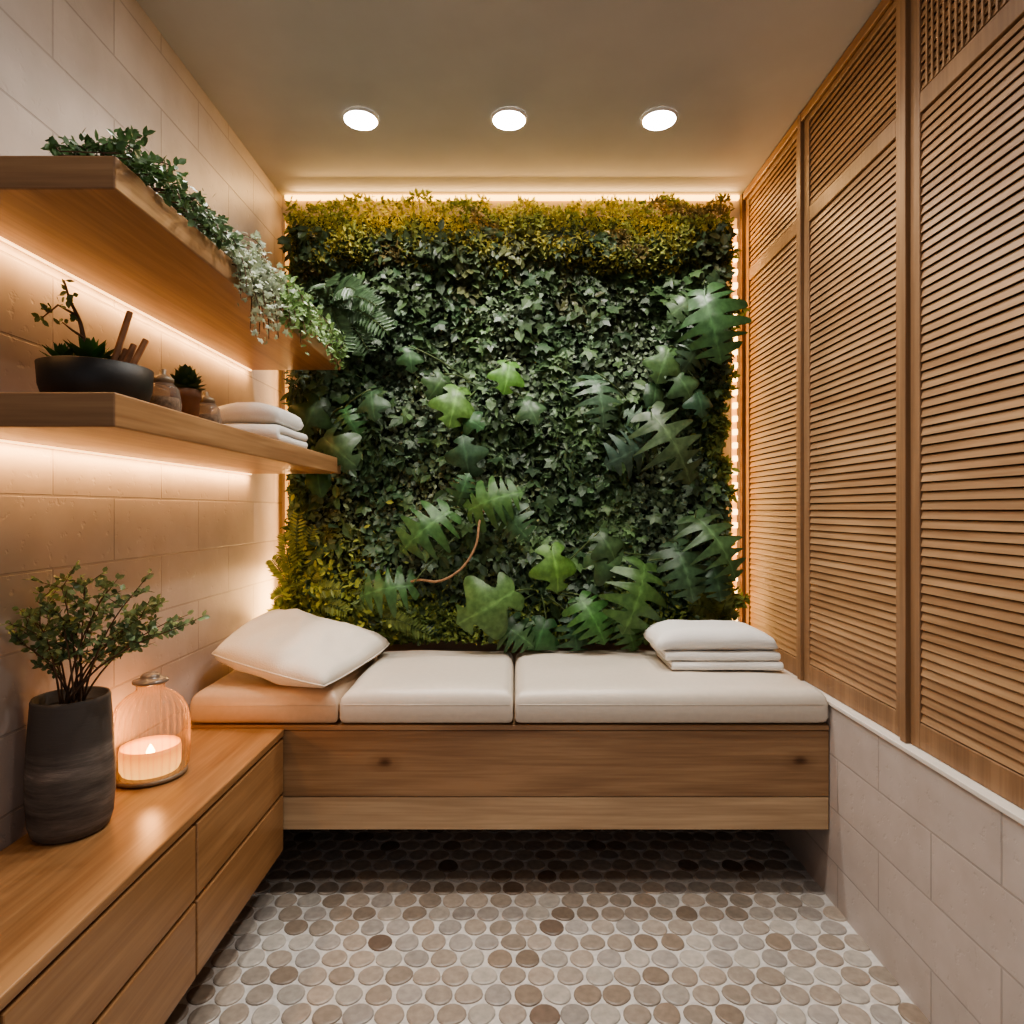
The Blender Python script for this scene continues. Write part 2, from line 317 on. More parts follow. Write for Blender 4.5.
# ---------------- bench ----------------
yb0=1.916
be=root('floating_bench',(0,2.3,.21),'wall-to-wall floating oak bench with two-board front','bench')
xl,xr=XL+.003,XR-.003
V,Fc=boxes([(xl,xr,yb0+.02,YB-.012,.24,.505)]); mk('body',V,Fc,wood_x,parent=be)
V,Fc=boxes([(xl,xr,yb0,yb0+.02,.310,.507)]); mk('front_board',V,Fc,wood_k,parent=be,bevel=.002,label='knotty oak upper front board')
V,Fc=boxes([(xl,xr,yb0+.001,yb0+.022,.21,.3085)]); mk('lower_board',V,Fc,wood_x2,parent=be,bevel=.002,label='paler oak lower front board')
V,Fc=boxes([(xl,xr,yb0-.003,YB-.012,.5085,.524)]); mk('top_board',V,Fc,wood_x,parent=be,bevel=.003)
def cushion(name,x0,x1,y0,y1,z0,z1,mat,label,group=None,cr=None):
    nx=max(8,int((x1-x0)/.04)); ny=14; V=[];Fc=[]
    r=.038
    us=[0,.004,.010,.020,.034]+list(np.linspace(.06,(x1-x0)-.06,nx))+[(x1-x0)-.034,(x1-x0)-.020,(x1-x0)-.010,(x1-x0)-.004,(x1-x0)]
    vs=[0,.004,.010,.020,.034]+list(np.linspace(.06,(y1-y0)-.06,ny))+[(y1-y0)-.034,(y1-y0)-.020,(y1-y0)-.010,(y1-y0)-.004,(y1-y0)]
    def edge(d): return r-math.sqrt(max(0,r*r-(r-min(d,r))**2))
    T=[]
    for side in (1,-1):
        g=[]
        for u in us:
            for v in vs:
                d=min(u,(x1-x0)-u); e=min(v,(y1-y0)-v)
                drop=max(edge(d),edge(e)); crown=.010*math.sin(math.pi*u/(x1-x0))**.4*math.sin(math.pi*v/(y1-y0))**.4 if 0<u<(x1-x0)-1e-6 and 0<v<(y1-y0)-1e-6 else 0
                wob=.005*noise.noise(Vector((u*6+x0*9,v*6,side)))+.002*noise.noise(Vector((u*20+x0*9,v*20,side)))
                z=(z1-.007+crown+wob-drop) if side>0 else (z0+drop*.6)
                g.append(len(V)); V.append((x0+u,y0+v,z))
        T.append(g)
    a,b2=len(us),len(vs)
    for i in range(a-1):
        for j in range(b2-1):
            q=T[0]; Fc.append((q[i*b2+j],q[(i+1)*b2+j],q[(i+1)*b2+j+1],q[i*b2+j+1]))
            q=T[1]; Fc.append((q[i*b2+j],q[i*b2+j+1],q[(i+1)*b2+j+1],q[(i+1)*b2+j]))
    per=[(i,0) for i in range(a)]+[(a-1,j) for j in range(1,b2)]+[(i,b2-1) for i in range(a-2,-1,-1)]+[(0,j) for j in range(b2-2,0,-1)]
    for k in range(len(per)):
        i,j=per[k]; i2,j2=per[(k+1)%len(per)]
        Fc.append((T[1][i*b2+j],T[1][i2*b2+j2],T[0][i2*b2+j2],T[0][i*b2+j]))
    cr=root(name,((x0+x1)/2,(y0+y1)/2,z0),label,'cushion',group)
    mk('cover',V,Fc,mat,parent=cr,smooth=True)
    for z in (z1-.046,):
        P=[]; rr=.012
        for cx,cy,a0 in ((x1-rr+.0,y0+rr,-90),(x1-rr,y1-rr,0),(x0+rr,y1-rr,90),(x0+rr,y0+rr,180)):
            for t in range(0,91,30): an=math.radians(a0+t); P.append((cx+(rr-.0006)*math.cos(an),cy+(rr-.0006)*math.sin(an),z))
        P.append(P[0]); v,f=tube(P,.0014,6); mk('seam',v,f,mat,parent=cr,smooth=True)
    return cr
zc0,zc1=.5245,.634
cushion('bench_cushion',-.967,-.528,1.905,2.475,zc0,zc1-.002,tan_m,'tan upholstered bench cushion block under the pillow','bench cushions')
cushion('bench_cushion',-.522,-.006,1.905,2.475,zc0,zc1,cream,'short cream upholstered cushion section of bench','bench cushions')
cushion('bench_cushion',0,.932,1.905,2.475,zc0,zc1,cream,'long cream upholstered cushion section of bench','bench cushions')

# pillow
FL=Vector((-.958,1.975,.722));BL=Vector((-.925,2.44,.785));BR=Vector((-.448,2.415,.665));FR=Vector((-.545,1.845,.650))
n=30;V=[];Fc=[];idx={}
nrm=((BR-FL).cross(BL-FR)).normalized()
if nrm.z<0: nrm=-nrm
for s in (1,-1):
    for i in range(n+1):
        for j in range(n+1):
            u=i/n;v=j/n
            if s<0 and (i in(0,n) or j in(0,n)): idx[s,i,j]=idx[1,i,j]; continue
            pu=4*u*(1-u);pv=4*v*(1-v)
            cu=abs(2*u-1);cv=abs(2*v-1); cr_=1-.075*(cu*cv)**2.5
            uu=.5+(u-.5)*(1-.02*pv)*cr_; vv=.5+(v-.5)*(1-.02*pu)*cr_
            p0=FL.lerp(FR,uu).lerp(BL.lerp(BR,uu),vv)
            h=(pu*pv)**.32*.066
            h+= .014*noise.noise(Vector((u*4,v*3,s*2)))*min(1,pu*pv*4)+.007*noise.noise(Vector((u*11,v*7,s*2)))*min(1,pu*pv*4)
            p0=p0+nrm*(h*s*(1 if s>0 else .95))
            if p0.z<.6425: p0.z=.6425
            p0.x=max(p0.x,XL+.006)
            idx[s,i,j]=len(V);V.append(tuple(p0))
for s in (1,-1):
    for i in range(n):
        for j in range(n):
            f=(idx[s,i,j],idx[s,i+1,j],idx[s,i+1,j+1],idx[s,i,j+1]); Fc.append(f if s>0 else f[::-1])
pr=root('pillow',(-.7,2.17,.64),'plump cream linen pillow propped against tiled wall','pillow')
mk('cover',V,Fc,linen,parent=pr,smooth=True)
per=[idx[1,i,0] for i in range(n+1)]+[idx[1,n,j] for j in range(1,n+1)]+[idx[1,i,n] for i in range(n-1,-1,-1)]+[idx[1,0,j] for j in range(n-1,-1,-1)]
v,f=tube([V[i] for i in per],.0020,6); mk('piping',v,f,linen,parent=pr,smooth=True)

def towel(x0,x1,y0,y1,z0,h,label,group,layers=2,jit=0,puff=0):
    t=h/layers; r=t*.47; path=[]
    yA,yB=y0+t*.5,y1-t*.5
    for l in range(layers):
        zc=z0+t*(l+.5); ys=np.linspace(yA,yB,9)
        if l%2==0: ys=ys[::-1]
        for y in ys: path.append((y,zc))
        if l<layers-1:
            yc=yA if l%2==0 else yB; sg=-1 if l%2==0 else 1
            for an in (-50,0,50): path.append((yc+sg*t*.5*math.cos(math.radians(an)),z0+t*(l+1)+t*.5*math.sin(math.radians(an))))
    P=[Vector((0,a,b)) for a,b in path]; Lf=[];Rt=[]
    for i,q in enumerate(P):
        tg=(P[min(i+1,len(P)-1)]-P[max(i-1,0)]).normalized(); nn=Vector((0,-tg.z,tg.y)); Lf.append(q+nn*r); Rt.append(q-nn*r)
    tg=(P[0]-P[1]).normalized(); a0=P[0]+tg*r*.8; tg=(P[-1]-P[-2]).normalized(); a1=P[-1]+tg*r*.8
    sec=[a0]+Lf+[a1]+Rt[::-1]; m=len(sec); V=[];Fc=[]
    xs=[x0,x0+.004,x0+.012,x0+.024]+list(np.linspace(x0+.04,x1-.04,9))+[x1-.024,x1-.012,x1-.004,x1]
    for i,x in enumerate(xs):
        e=min(x-x0,x1-x); k=.75 if e<.001 else (.92 if e<.006 else 1)
        for jx,q in enumerate(sec):
            c=P[min(max(jx-1,0),len(P)-1)] if jx<=len(P) else P[min(len(P)-1,max(0,2*len(P)+1-jx))]
            w=c.lerp(q,k); wob=.0035*noise.noise(Vector((x*12,w.y*12,w.z*40+jit)))
            zz=w.z+wob*.7
            if puff:
                se=(min(1,e/.07))**.5; ye=min(1,max(0,min(w.y-y0,y1-w.y))/.06)**.5
                zz=z0+(zz-z0)*(1-puff*(1-se*(.5+.5*ye))) 
            V.append((x,w.y+wob,max(zz,z0-.0005)))
    for i in range(len(xs)-1):
        for k in range(m): k2=(k+1)%m; Fc.append((i*m+k,(i+1)*m+k,(i+1)*m+k2,i*m+k2))
    LP=len(P)
    for base,rev in ((0,False),((len(xs)-1)*m,True)):
        for i in range(LP-1):
            f=(base+1+i,base+2+i,base+m-2-i,base+m-1-i); Fc.append(f if not rev else f[::-1])
        f=(base,base+1,base+m-1); Fc.append(f if not rev else f[::-1]); f=(base+LP,base+LP+1,base+LP+2); Fc.append(f if not rev else f[::-1])
    return mk('folded_towel',V,Fc,towel_m,smooth=True,label=label,cat='towel',group=group)
g='folded towels on the bench'
towel(.515,.88,2.10,2.35,.639,.030,'white terry towel folded flat on bench cushion',g,2,1)
towel(.495,.872,2.105,2.35,.670,.030,'white terry towel folded in middle of stack',g,2,5)
towel(.47,.868,2.09,2.36,.7005,.074,'thick plump white towel on top of stack',g,1,9,.65)

# ---------------- cabinet ----------------
XC=-.689
cb=root('drawer_cabinet',(-.84,.9,.15),'floating oak drawer cabinet along tiled wall','cabinet')
V,Fc=boxes([(XL+.003,XC-.022,-.25,1.905,.155,.494)]); mk('body',V,Fc,wood_cab,parent=cb)
V,Fc=boxes([(XL+.003,XC,-.25,1.911,.495,.515)]); mk('worktop',V,Fc,wood_cab,parent=cb,bevel=.003,label='satin oak cabinet top')
for (a,bb) in ((1.391,1.908),(.863,1.385),(.335,.857),(-.25,.329)):
    for (z0,z1) in ((.155,.318),(.328,.486)):
        V,Fc=boxes([(XC-.021,XC-.001,a,bb,z0,z1)]); mk('drawer',V,Fc,wood_cab,parent=cb,bevel=.003,label='plain handleless oak drawer front')

# ---------------- shelves ----------------
def shelf(z0,z1,lab,en):
    r_=root('wall_shelf',(-.82,1.71,z0),lab,'shelf','floating wall shelves')
    V,Fc=boxes([(XL+.002,-.65,1.04,2.39,z0,z1)]); o=mk('board',V,Fc,wood_y,parent=r_,bevel=.003)
    o.data.materials.append(wood_xe); o.data.polygons[2].material_index=1; o.data.polygons[4].material_index=1
    V,Fc=boxes([(XL+.003,XL+.009,1.05,2.385,z0-.004,z0-.0005)]); mk('led_strip',V,Fc,led_s,parent=r_,label='warm glowing led strip')
    L=bpy.data.lights.new('shelf_led','AREA'); L.shape='RECTANGLE'; L.size=1.32; L.size_y=.014; L.color=(1,.53,.20); L.energy=en
    o=bpy.data.objects.new('shelf_led_light',L); COL.objects.link(o); o.parent=r_; o.location=(XL+.022+.82,0.005,-.009)
    o.rotation_euler=Vector((-.35,0,-1)).to_track_quat('-Z','Y').to_euler()
    return r_
shelf(CZ+.522,CZ+.577,'upper oak floating shelf holding trailing plants',2.9)
shelf(CZ+.135,CZ+.192,'lower oak floating shelf with bowl, jars and towels',4.2)
ZS1=CZ+.577+.0005; ZS0=CZ+.192+.0005

g='folded towels on the shelf'
towel(-.865,-.665,1.80,2.06,ZS0+.0005,.055,'white towel folded at bottom of shelf stack',g,2,2,.15)
towel(-.87,-.672,1.805,2.05,ZS0+.057,.065,'plump white folded towel on top of shelf stack',g,1,4,.45)

# bowl
bc=(-.82,1.255,ZS0)
br_=root('planter_bowl',bc,'wide matte black bowl planter with succulents and driftwood twig','planter')
v,f=lathe(bc,[(.06,0),(.085,.012),(.095,.045),(.098,.086),(.093,.088),(.089,.078),(.02,.073),(.001,.073)],56); mk('bowl',v,f,black_m,parent=br_,smooth=True)
v,f=lathe((bc[0],bc[1],bc[2]+.074),[(.088,0),(.087,.006),(.05,.011),(.001,.013)],32,cap=False); mk('soil',v,f,soil,parent=br_,smooth=True)
P=[];D=[];Nn=[];Sc=[];C=[]
for cx,cy,R in ((-.045,-.03,.045),(-.005,-.01,.062)):
    for k in range(24):
        a=k*2.4; el=.3+.05*k; d=(math.cos(a)*math.cos(el),math.sin(a)*math.cos(el),math.sin(el)+.15)
        P.append((bc[0]+cx,bc[1]+cy,bc[2]+.085));D.append(d);Nn.append((-d[0]*.3,-d[1]*.3,1));Sc.append(R*(1.15-.010*k));C.append((.05+.04*random.random(),.11+.06*random.random(),.035))
v,f,c=scatter(T_oval(.17,.08),P,D,Nn,Sc,C); mk('succulent',v,f,leaf_sh,parent=br_,col=c,smooth=True)
tw=[]
pts=smoothpath([PX(98,372,1.25),PX(86,348,1.25),PX(80,322,1.25),PX(70,300,1.24),PX(64,280,1.23)],4)
tw.append(tube(pts,list(np.linspace(.006,.0015,len(pts)))))
tw.append(tube([PX(76,315,1.25),PX(58,305,1.23),PX(42,318,1.22)],[.003,.002,.001])); tw.append(tube([PX(84,338,1.25),PX(72,330,1.23),PX(62,322,1.22)],[.003,.002,.001]))
v,f=join(tw); mk('twig',v,f,twig_m,parent=br_,smooth=True,label='bent bonsai twig')
P=[];D=[];Nn=[];Sc=[];C=[]
for (u,vv) in ((64,282),(66,292),(70,302),(60,304),(50,308),(42,318),(46,312),(72,296),(75,318),(62,322)):
    for k in range(4):
        q=PX(u+random.uniform(-3,3),vv+random.uniform(-3,3),1.23+random.uniform(-.01,.01)); P.append(q); D.append(tuple(rng.normal(size=3)));Nn.append((rng.normal(),-1,rng.normal()));Sc.append(.016);C.append((.09,.13,.05))
v,f,c=scatter(TO,P,D,Nn,Sc,C); mk('foliage',v,f,leaf_m,parent=br_,col=c,label='small bonsai leaves')
for (a,bb) in (((112,368),(130,312)),((122,372),(134,345)),((128,374),(146,340)),((118,372),(126,350))):
    v,f=tube([PX(*a,1.23),PX(*bb,1.25)],.006,6); mk('stick',v,f,stick_m,parent=br_,label='reddish aromatic wood stick')
for (u,D_,rr,hh) in ((163,1.42,.036,.105),(206,1.66,.036,.10)):
    x=max((u-515)*D_/F,XL+.05); c=(x,D_,ZS0)
    j=root('glass_jar',c,'small clear glass jar with metal lid on lower shelf','jar','small glass jars')
    v,f=lathe(c,[(rr*.7,0),(rr*.95,.008),(rr*1.05,hh*.4),(rr*.9,hh*.72),(rr*.55,hh*.85)],32); mk('jar_body',v,f,jar_m,parent=j,smooth=True)
    v,f=lathe((c[0],c[1],c[2]+.003),[(rr*.6,0),(rr*.88,.008),(rr*.95,hh*.38),(rr*.9,hh*.5),(.001,hh*.52)],24); mk('contents',v,f,pebble_m,parent=j,smooth=True,label='dried botanicals in jar')
    v,f=lathe((c[0],c[1],c[2]+hh*.85),[(rr*.6,0),(rr*.62,.01),(rr*.3,.016),(rr*.16,.02),(rr*.2,.028),(.001,.031)],24); mk('lid',v,f,lid_m,parent=j,smooth=True)
c=((186-515)*1.54/F,1.54,ZS0)
tp=root('potted_succulent',c,'tiny brown clay pot with dark green succulent','potted plant')
v,f=lathe(c,[(.026,0),(.031,.075),(.034,.076),(.034,.096),(.030,.097),(.028,.088),(.001,.088)],32); mk('pot',v,f,terra,parent=tp,smooth=True)
P=[];D=[];Nn=[];Sc=[];C=[]
for k in range(46):
    a=k*2.4; el=.1+.028*k; d=(math.cos(a)*math.cos(el),math.sin(a)*math.cos(el),math.sin(el)+.2)
    P.append((c[0]+d[0]*.008,c[1]+d[1]*.008,c[2]+.09+.0006*k));D.append(d);Nn.append((-d[0],-d[1],.6));Sc.append(.042);C.append((.05,.09,.035))
v,f,cc=scatter(T_oval(.36,.08),P,D,Nn,Sc,C); mk('foliage',v,f,leaf_sh,parent=tp,col=cc,smooth=True)

def trailing(c,yr,label,ls,colr,nst,reach,hang,up,T,seed):
    rs=np.random.default_rng(seed)
    rt=root('trailing_plant',c,label,'potted plant','trailing plants on upper shelf')
    v,f=lathe(c,[(.045,0),(.055,.07),(.058,.075),(.052,.076),(.05,.068),(.001,.066)],28); mk('pot',v,f,black_m,parent=rt,smooth=True)
    P=[];D=[];Nn=[];Sc=[];C=[];st=[]
    for s in range(nst):
        y1=rs.uniform(*yr); x1=-.65+rs.uniform(-.03,.035)-(0 if rs.random()<.75 else .1)
        z1=c[2]+rs.uniform(.02,up); zz=c[2]+.005-rs.uniform(0,1)**1.5*hang if rs.random()<.6 else c[2]+rs.uniform(.01,.04)
        A=np.array((c[0]+rs.uniform(-.03,.03),c[1]+rs.uniform(-.03,.03),c[2]+.07)); B=np.array((x1-.05,(y1+c[1])/2+ (y1-c[1])*.3,z1+.04)); E=np.array((x1,y1,z1 if rs.random()<.35 else c[2]+.02)); G=np.array((x1+rs.uniform(.0,.02),y1+rs.uniform(-.02,.02),zz))
        B[2]=min(B[2],c[2]+up+.03)
        pts=[]
        for t in np.linspace(0,1,14):
            q=(1-t)**3*A+3*(1-t)**2*t*B+3*(1-t)*t*t*E+t**3*G; pts.append(q)
        pts=[np.array((max(q[0],-.638) if q[2]<c[2]+.008 else q[0],q[1],q[2])) for q in pts]
        st.append(tube([tuple(q) for q in pts],.0013,4))
        for i in range(4,14):
            for k in range(reach):
                q=pts[i]+rs.normal(size=3)*.009; q[0]=max(q[0],-.642) if q[2]<c[2]+.01 else q[0]
                d=rs.normal(size=3)+np.array((.4,-.2,.1))
                if q[2]<c[2]+.02: d[0]=abs(d[0])
                P.append(q);D.append(d);Nn.append(rs.normal(size=3)*.5+np.array((.5,-.8,.7)));Sc.append(ls*rs.uniform(.6,1.25));cf=rs.uniform(.6,1.35);C.append([x*cf for x in colr])
    v,f=join(st); mk('stems',v,f,twig_m,parent=rt)
    v,f,cc=scatter(T,P,D,Nn,Sc,C); mk('foliage',v,f,leaf_m,parent=rt,col=cc)
trailing((-.83,1.26,ZS1),(1.03,1.22),'dark green trailing plant spreading along shelf edge',.019,(.09,.17,.06),34,2,.0,.055,TO,1)
trailing((-.83,1.42,ZS1),(1.22,1.42),'leafy green trailing plant creeping over shelf edge',.018,(.12,.20,.09),34,2,.0,.05,TO,5)
trailing((-.80,1.60,ZS1),(1.44,1.70),'pale silvery green trailing plant spilling over shelf',.018,(.40,.47,.33),62,3,.15,.10,TI,2)
trailing((-.80,1.95,ZS1),(1.73,2.32),'fresh green fern-like plant along shelf end',.021,(.19,.31,.11),66,3,.09,.10,TO,3)

# ---------------- vase + shrub ----------------
vc=(-.908,1.31,.5155)
vr=root('potted_shrub',vc,'banded grey-brown stone vase with small-leaved green shrub','potted plant')
v,f=lathe(vc,[(.062,0),(.068,.005),(.074,.025),(.0775,.07),(.078,.11),(.076,.16),(.0735,.205),(.071,.24),(.0695,.262),(.0695,.268),(.067,.274),(.063,.272),(.061,.25),(.001,.244)],64); mk('vase',v,f,vase_m,parent=vr,smooth=True)
v,f=lathe((vc[0],vc[1],vc[2]+.244),[(.060,0),(.058,.006),(.001,.01)],28,cap=False); mk('soil',v,f,soil,parent=vr,smooth=True)
rs=np.random.default_rng(11); st=[];P=[];D=[];Nn=[];Sc=[];C=[]
tgt=[(3,642),(22,630),(40,600),(62,588),(85,586),(108,590),(130,598),(148,608),(164,624),(172,630),(40,626),(95,612),(120,634),(150,636),(60,614),(30,655),(140,618),(75,630)]
for (u,vv) in tgt:
    Dd=1.30+rs.uniform(-.07,.07); E=np.array(PX(u,vv,Dd)); E[0]=max(E[0],XL+.02); A=np.array((vc[0]+rs.uniform(-.02,.02),vc[1]+rs.uniform(-.02,.02),vc[2]+.247)); M=(A+E)/2+np.array((0,0,.03)); M[:2]=M[:2]*.6+A[:2]*.4
    pts=[(1-t)**2*A+2*(1-t)*t*M+t*t*E for t in np.linspace(0,1,10)]
    st.append(tube([tuple(q) for q in pts],list(np.linspace(.0024,.001,10)),5))
    for i in range(4,10):
        for b_ in range(2 if i>6 else 1):
            dv=rs.normal(size=3); dv[2]=abs(dv[2])*.35; dv/=np.linalg.norm(dv); dv=(dv+ (pts[i]-pts[i-1])/np.linalg.norm(pts[i]-pts[i-1])*.5); ln=rs.uniform(.022,.050)
            q1=pts[i]+dv*ln; q1[0]=max(q1[0],XL+.01); st.append(tube([tuple(pts[i]),tuple(q1)],[.001,.0007],4))
            for t in np.linspace(.2,1,5):
                for sgn in (1,-1):
                    q=pts[i]*(1-t)+q1*t; d=dv*.6+rs.normal(size=3)*.7; P.append(q);D.append(d);Nn.append(rs.normal(size=3)*.6+np.array((0.1,-.5,.8)));Sc.append(rs.uniform(.011,.018));cf=rs.uniform(.6,1.4);C.append((.19*cf,.27*cf,.13*cf))
P=np.array(P); keep=P[:,0]>XL+.012
v,f=join(st); mk('branches',v,f,twig_m,parent=vr)
v,f,cc=scatter(T_oval(.35,.05),P[keep],np.array(D)[keep],np.array(Nn)[keep],np.array(Sc)[keep],np.array(C)[keep]); v[:,0]=np.maximum(v[:,0],XL+.003); mk('foliage',v,f,leaf_m,parent=vr,col=cc)

# ---------------- lantern ----------------
lc=(-.897,1.575,.5155)
lr=root('candle_lantern',lc,'ribbed clear glass jar lantern with glowing amber candle','lantern')
v,f=lathe(lc,[(.076,.010),(.083,.022),(.0865,.055),(.0870,.10),(.0855,.135),(.080,.160),(.069,.181),(.053,.197),(.038,.206),(.031,.212),(.030,.222),(.033,.226)],240,rib=.03,ribn=30,cap=False); mk('glass_body',v,f,glass_m,parent=lr,smooth=True)
v,f=lathe(lc,[(.074,0),(.082,.004),(.0825,.010),(.077,.013),(.001,.013)],64); mk('base',v,f,lid_m,parent=lr,smooth=True,label='bronze metal base ring')
v,f=lathe((lc[0],lc[1],lc[2]+.226),[(.034,0),(.040,.004),(.040,.009),(.030,.013),(.022,.016),(.022,.020),(.016,.025),(.001,.027)],40); mk('lid',v,f,lidg_m,parent=lr,smooth=True,label='small grey-brown knob lid')
v,f=lathe((lc[0],lc[1],lc[2]+.014),[(.062,0),(.067,.01),(.068,.05),(.066,.062),(.062,.05),(.04,.030),(.001,.028)],48); mk('candle',v,f,wax_glow_m,parent=lr,smooth=True,label='glowing amber candle')
v,f=lathe((lc[0],lc[1],lc[2]+.044),[(.002,0),(.009,.008),(.010,.014),(.006,.024),(.001,.032)],20); mk('flame',v,f,flame_m,parent=lr,smooth=True)
L=bpy.data.lights.new('candle_light','POINT'); L.energy=2.2; L.color=(1,.46,.16); L.shadow_soft_size=.02; o=bpy.data.objects.new('candle_light',L); COL.objects.link(o); o.parent=lr; o.location=(0,0,.10)

# ---------------- living wall ----------------
lw=root('living_wall',(0,2.66,.65),'dense vertical garden of moss, ivy and large split leaves','living wall')
LX0,LX1,LZ0,LZ1=-.885,.838,.65,2.41
V,Fc=boxes([(LX0+.02,LX1-.02,2.62,2.69,LZ0,LZ1-.04)]); mk('backing_panel',V,Fc,simple('dark_green_felt',(.02,.035,.016),1,.3,30,.5),parent=lw)
def bump(x,z):
    return .062*(noise.noise(Vector((x*3.1,z*3.1,2)))+.55*noise.noise(Vector((x*8,z*8,5))))+.055+ (.03 if z>2.15 else 0)
seeds=[]
for k in range(170):
    x=random.uniform(LX0,LX1); z=random.uniform(LZ0,2.25); r_=random.random(); v1=random.uniform(.8,1.35)
    if z>1.98: sp=random.choice([('O',.040,(.08,.115,.055)),('I',.034,(.075,.12,.055)),('O',.042,(.12,.135,.06))])
    elif z<1.0 and x<-.5: sp=random.choice([('N',.055,(.22,.26,.06)),('I',.036,(.15,.21,.06)),('O',.033,(.24,.27,.07)),('N',.04,(.16,.20,.06))])
    elif z<.84: sp=random.choice([('N',.045,(.13,.19,.055)),('I',.032,(.12,.18,.055)),('N',.05,(.10,.16,.065))])
    elif r_<.22: sp=('I',.027,(.11,.17,.10))
    elif r_<.46: sp=('R',.017,(.17,.23,.14))
    elif r_<.66: sp=('O',.036,(.08,.14,.07))
    elif r_<.73: sp=('I',.042,(.11,.18,.08))
    elif r_<.81: sp=('R',.025,(.11,.17,.09))
    elif r_<.93: sp=('N',.050,(.10,.16,.075))
    else: sp=('O',.022,(.19,.24,.12))
    seeds.append((x,z,(sp[0],sp[1],tuple(q*v1 for q in sp[2]))))
B={'O':[],'I':[],'R':[],'N':[]}
sx=np.array([(s[0],s[1]) for s in seeds])
for k in range(34000):
    x=random.uniform(LX0,LX1); z=random.uniform(LZ0+.01,2.27)
    d=(sx[:,0]-x)**2+((sx[:,1]-z)*.8)**2; i=int(np.argmin(d+rng.random(len(d))*.010)); sp=seeds[i][2]
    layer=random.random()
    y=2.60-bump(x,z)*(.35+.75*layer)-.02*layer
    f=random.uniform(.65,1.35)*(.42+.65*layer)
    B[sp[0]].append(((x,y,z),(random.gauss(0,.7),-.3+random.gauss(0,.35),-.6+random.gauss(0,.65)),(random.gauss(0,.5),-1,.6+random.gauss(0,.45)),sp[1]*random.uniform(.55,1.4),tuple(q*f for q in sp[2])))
for k in range(520):
    x=random.uniform(LX0+.03,LX1-.03); z=random.uniform(LZ0+.05,2.12); y=2.60-bump(x,z)*1.1-.02
    cl=random.choice([(.09,.155,.065),(.075,.135,.06),(.11,.19,.075),(.06,.11,.055)]); f=random.uniform(.6,1.15)
    B[random.choice('IIOO')].append(((x,y,z),(random.gauss(0,.7),-.4+random.gauss(0,.25),-.7+random.gauss(0,.4)),(random.gauss(0,.4),-1,.6+random.gauss(0,.3)),random.uniform(.045,.08),tuple(q*f for q in cl)))
Ls=[]
for kx,T in (('O',TO),('I',TI),('R',TR),('N',TN)):
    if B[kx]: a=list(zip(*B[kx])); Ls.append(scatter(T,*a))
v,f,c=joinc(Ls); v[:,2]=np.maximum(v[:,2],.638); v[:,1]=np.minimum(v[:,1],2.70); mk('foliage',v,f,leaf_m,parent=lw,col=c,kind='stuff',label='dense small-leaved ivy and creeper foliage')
P=[];D=[];Nn=[];Sc=[];C=[]
def moss(x,z,y0,cl,s):
    P.append((x,y0,z));D.append((random.gauss(0,.8),-.6+random.gauss(0,.5),random.gauss(0,.8)));Nn.append((random.gauss(0,.6),-1,random.gauss(.7,.5)));Sc.append(s*random.uniform(.5,1.5)); f=random.uniform(.55,1.5); C.append(tuple(q*f for q in cl))
for k in range(14000):
    x=random.uniform(LX0,LX1); t=random.random(); top=LZ1-.03+.045*noise.noise(Vector((x*9,0,0)))+.03*noise.noise(Vector((x*28,3,0)))
    z=top-.29*t**1.25
    lump=noise.noise(Vector((x*7,z*9,9)))
    cy=.11*math.sqrt(max(0,1-((z-2.25)/.17)**2)) if abs(z-2.25)<.17 else .02
    y=2.60-cy*random.uniform(.5,1)-.07*lump-.02
    g_=noise.noise(Vector((x*5,z*7,3)))+.3*noise.noise(Vector((x*16,z*16,3)))
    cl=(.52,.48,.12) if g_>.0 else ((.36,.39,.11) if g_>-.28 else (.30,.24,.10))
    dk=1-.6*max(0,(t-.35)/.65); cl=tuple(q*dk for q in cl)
    moss(x,z,y,cl,.019)
for k in range(3000):
    x=random.uniform(LX0,LX1); z=LZ0+abs(random.gauss(0,.09)); moss(x,z,2.56-random.uniform(0,.07),(.20,.25,.07),.020)
for k in range(1600):
    x=LX0+abs(random.gauss(0,.16)); z=LZ0+abs(random.gauss(0,.16)); moss(x-.02,z,2.54-random.uniform(0,.09),(.30,.33,.08),.024)
for k in range(4600):
    s=random.choice([0,1,1,1]); z=random.uniform(LZ0,LZ1-.1); w_=.10*(noise.noise(Vector((z*8,s*5,1)))+.6*noise.noise(Vector((z*19,s*5,4))))+.005
    if s==0: w_=min(w_,.03)
    x=(LX0-w_+abs(random.gauss(0,.03))) if s==0 else (LX1+w_-abs(random.gauss(0,.04))); moss(x,z,2.62-random.uniform(0,.1),(.17,.22,.07),.030)
v,f,c=scatter(T_oval(.24,.04),P,D,Nn,Sc,C); v[:,2]=np.clip(v[:,2],.638,2.465); v[:,1]=np.minimum(v[:,1],2.70); v[:,0]=np.clip(v[:,0],XL+.01,XP-.025); mk('moss',v,f,moss_m,parent=lw,col=c,kind='stuff',label='yellow-green moss fringe')
